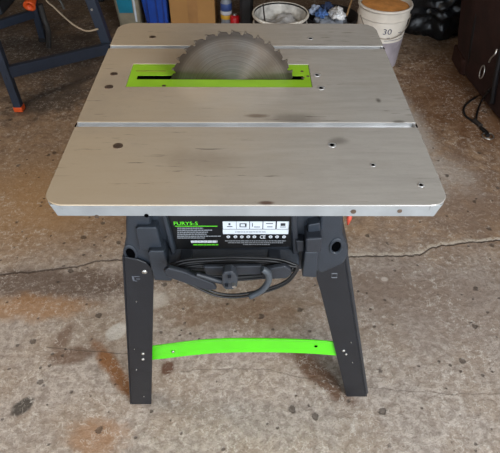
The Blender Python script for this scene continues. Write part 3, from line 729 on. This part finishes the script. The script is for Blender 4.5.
def bl_bolt(px, py, y): 
    a = at(px, py, y=y); b = new(); lathe(b, (a.x, y, a.z), (0, -1, 0), [(.006, 0), (.006, .004)], 10); obj('bolt', b, m_zinc, lg)
bl_bolt(91.8, 9.5, 2.022)
def rail(p, q, w=.03, h=.05, name='rail'):
    b = new(); bar(b, p, q, w, h); return obj(name, b, m_bl, bench, .003)
rail(F1 + Vector((-.01, -.01, .205)), F2 + Vector((-.0, -.02, .135)), .03, .055)
rail(F3 + Vector((0, 0, .17)), F4 + Vector((0, 0, .17)), .03, .045)
rail(F1 + Vector((0, 0, .74)), F2 + Vector((-.11, 0, .74))); rail(F3 + Vector((0, 0, .74)), F4 + Vector((0, 0, .74)))
rail(F1 + Vector((0, 0, .70)), F4 + Vector((0, 0, .70))); rail(F2 + Vector((-.11, 0, .70)), F3 + Vector((0, 0, .70)))
b = new(); prism(b, [F1 + Vector((.04, -.06, .765)), F2 + Vector((-.06, 0, .765)), F3 + Vector((0, .05, .765)), F4 + Vector((-.05, 0, .765))], (0, 0, .03)); obj('work_top', b, m_dark, bench)
# tool case and orange clamp on the lower shelf
tc_ = thing('tool_case', 'grey-blue case under the workbench at the top left', 'case', (-1.8, 2.9, 0))
b = new(); box(b, -1.98, -1.62, 2.78, 3.05, 0, .30); obj('case_body', b, mat('slate_blue_plastic', (58, 64, 72), .5), tc_, .01)
b = new(); box(b, -1.982, -1.618, 2.775, 3.055, .20, .215); obj('case_seam', b, m_void, tc_)
oc = thing('clamp', 'orange tubular clamp end hanging from the workbench rail', 'clamp', (-1.19, 2.17, .3))
a = at(29.5, 5.5, y=2.1); b = new()
lathe(b, (a.x, 2.1, a.z), (.0, -.8, -.35), [(.028, -.09), (.028, -.01), (.031, 0), (.031, .008), (.018, .008), (.016, -.03)], 24, 0, False); obj('clamp_cap', b, m_or, oc)
b = new(); tube(b, [(a.x, 2.17, a.z + .03), (a.x, 2.18, .5), (a.x, 2.18, .765)], .012, 10); obj('clamp_rod', b, m_bl, oc)
# cables
b = new(); tube(b, [(-1.0, 2.14, .60), at(44, -6, y=2.10), at(55, 8, y=2.08), at(70, 22, y=2.06), at(80, 28.5, y=2.04), at(88, 31, y=2.02), at(98, 29, y=2.01)], .0048, 8); tag(obj('cable', b, mat('beige_cable', (176, 158, 132), .5), None, loc=at(88, 31, y=2.02)), 'beige cable looping down to the workbench leg', 'cable')
b = new(); tube(b, [at(56, -4, y=2.5), at(61, 2, y=2.5), at(64, 9, y=2.5)], .007, 8); tag(obj('hose', b, mat('pale_hose', (120, 120, 116), .5), None, loc=at(64, 9, y=2.5)), 'short end of grey hose hanging in the dark under the workbench', 'hose')
b = new(); tube(b, [Vector((-1.17, 2.28, .02)), at(48, 30, y=2.25), at(44, 18, y=2.25), at(40, 4, y=2.25)],   .015, 10); tag(obj('vacuum_hose', b, mat('dim_grey_rubber', (58, 56, 54), .6), None, loc=(-1.17, 2.28, 0)), 'thick black hose standing behind the workbench rail', 'hose')

# dark holdall on the right, with metal fittings
bag = thing('tool_bag', 'large dark brown-black tool bag at the right edge of the floor', 'bag', (1.55, 1.8, 0))
b = new(); P = [(1.235, 1.45), (1.215, 1.62), (1.19, 1.95), (1.19, 2.13), (1.26, 2.22), (1.95, 2.3), (2.0, 1.4), (1.45, 1.35)]
rings = []
for z_, k in ((0, .985), (.04, 1.0), (.16, 1.07), (.32, 1.15), (.46, 1.2), (.53, 1.08)):
    rings.append([b.verts.new((1.55 + (x - 1.55) * k + .01 * noise.noise(Vector((x * 9, y * 9, z_ * 12))), 1.83 + (y - 1.83) * k, z_)) for x, y in P])
for i in range(len(rings) - 1):
    for k in range(8): b.faces.new((rings[i][k], rings[i][(k + 1) % 8], rings[i + 1][(k + 1) % 8], rings[i + 1][k])).smooth = True
b.faces.new(rings[0][::-1]); b.faces.new(rings[-1])
obj('bag_body', b, mat('dark_maroon_fabric', (50, 28, 24), .75, 0, .35, 10, .6, 40), bag, .025, 4)
a = at(458, 66, z=.02); b = new(); hexa(b, [(1.175, 2.0, 0), (1.20, 1.97, 0), (1.25, 2.14, 0), (1.18, 2.17, 0), (1.165, 2.0, .09), (1.19, 1.97, .09), (1.24, 2.14, .1), (1.17, 2.17, .1)]); obj('corner_guard', b, mat('maroon_leather', (52, 28, 22), .6), bag, .01)
for s, (y, z0) in enumerate(((1.60, .30), (1.95, .30))):
    b = new(); tube(b, [(1.17, y, .44), (1.145, y - .01, .36), (1.165, y - .01, .2), (1.20, y, .06)], .012, 8); obj('strap', b, m_black, bag)
c = at(482, 72, x=1.145); b = new(); tube(b, [c + Vector((0, .022 * math.cos(t_ * PI / 6), .032 * math.sin(t_ * PI / 6))) for t_ in range(12)], .0032, 8, True, 3); obj('ring', b, m_zinc, bag)
b = new(); tube(b, [at(497, 49, x=1.13), at(495, 54, x=1.125), at(491, 58, x=1.125), at(489, 62, x=1.13)], .004, 8); obj('hook', b, m_zinc, bag)
# cord loop with toggle and ring, lying on the floor
dc = thing('drawcord', 'black cord loop with metal ring on the floor by the dark bag', 'cord', at(478, 120, z=0))
b = new(); G = lambda x, y, z_=.005: at(x, y, z=z_)
tube(b, [at(498, 83, x=1.19), at(490, 89, x=1.175), G(482, 94), G(470, 101), G(464, 108), G(465, 115), G(471, 120), G(478, 125)], .0052, 8)
tube(b, [at(489, 90, x=1.175), G(482, 100), G(478, 110), G(476, 121), G(478, 125)], .0052, 8); obj('cord', b, m_black, dc)
b = new(); tube(b, [G(474, 120, .009), G(481, 126, .009)], .011, 10); obj('toggle', b, mat('dark_toggle', (44, 40, 38), .5), dc)
b = new(); tube(b, [G(481, 128, .008), G(486, 132, .008), G(488, 136, .008)], .009, 8); obj('swivel', b, m_black, dc)
c = G(488, 136, .006); b = new(); tube(b, [c + Vector((.026 * math.cos(k * PI / 6), .026 * math.sin(k * PI / 6), 0)) for k in range(12)], .0028, 8, True, 3); obj('ring', b, m_zinc, dc)
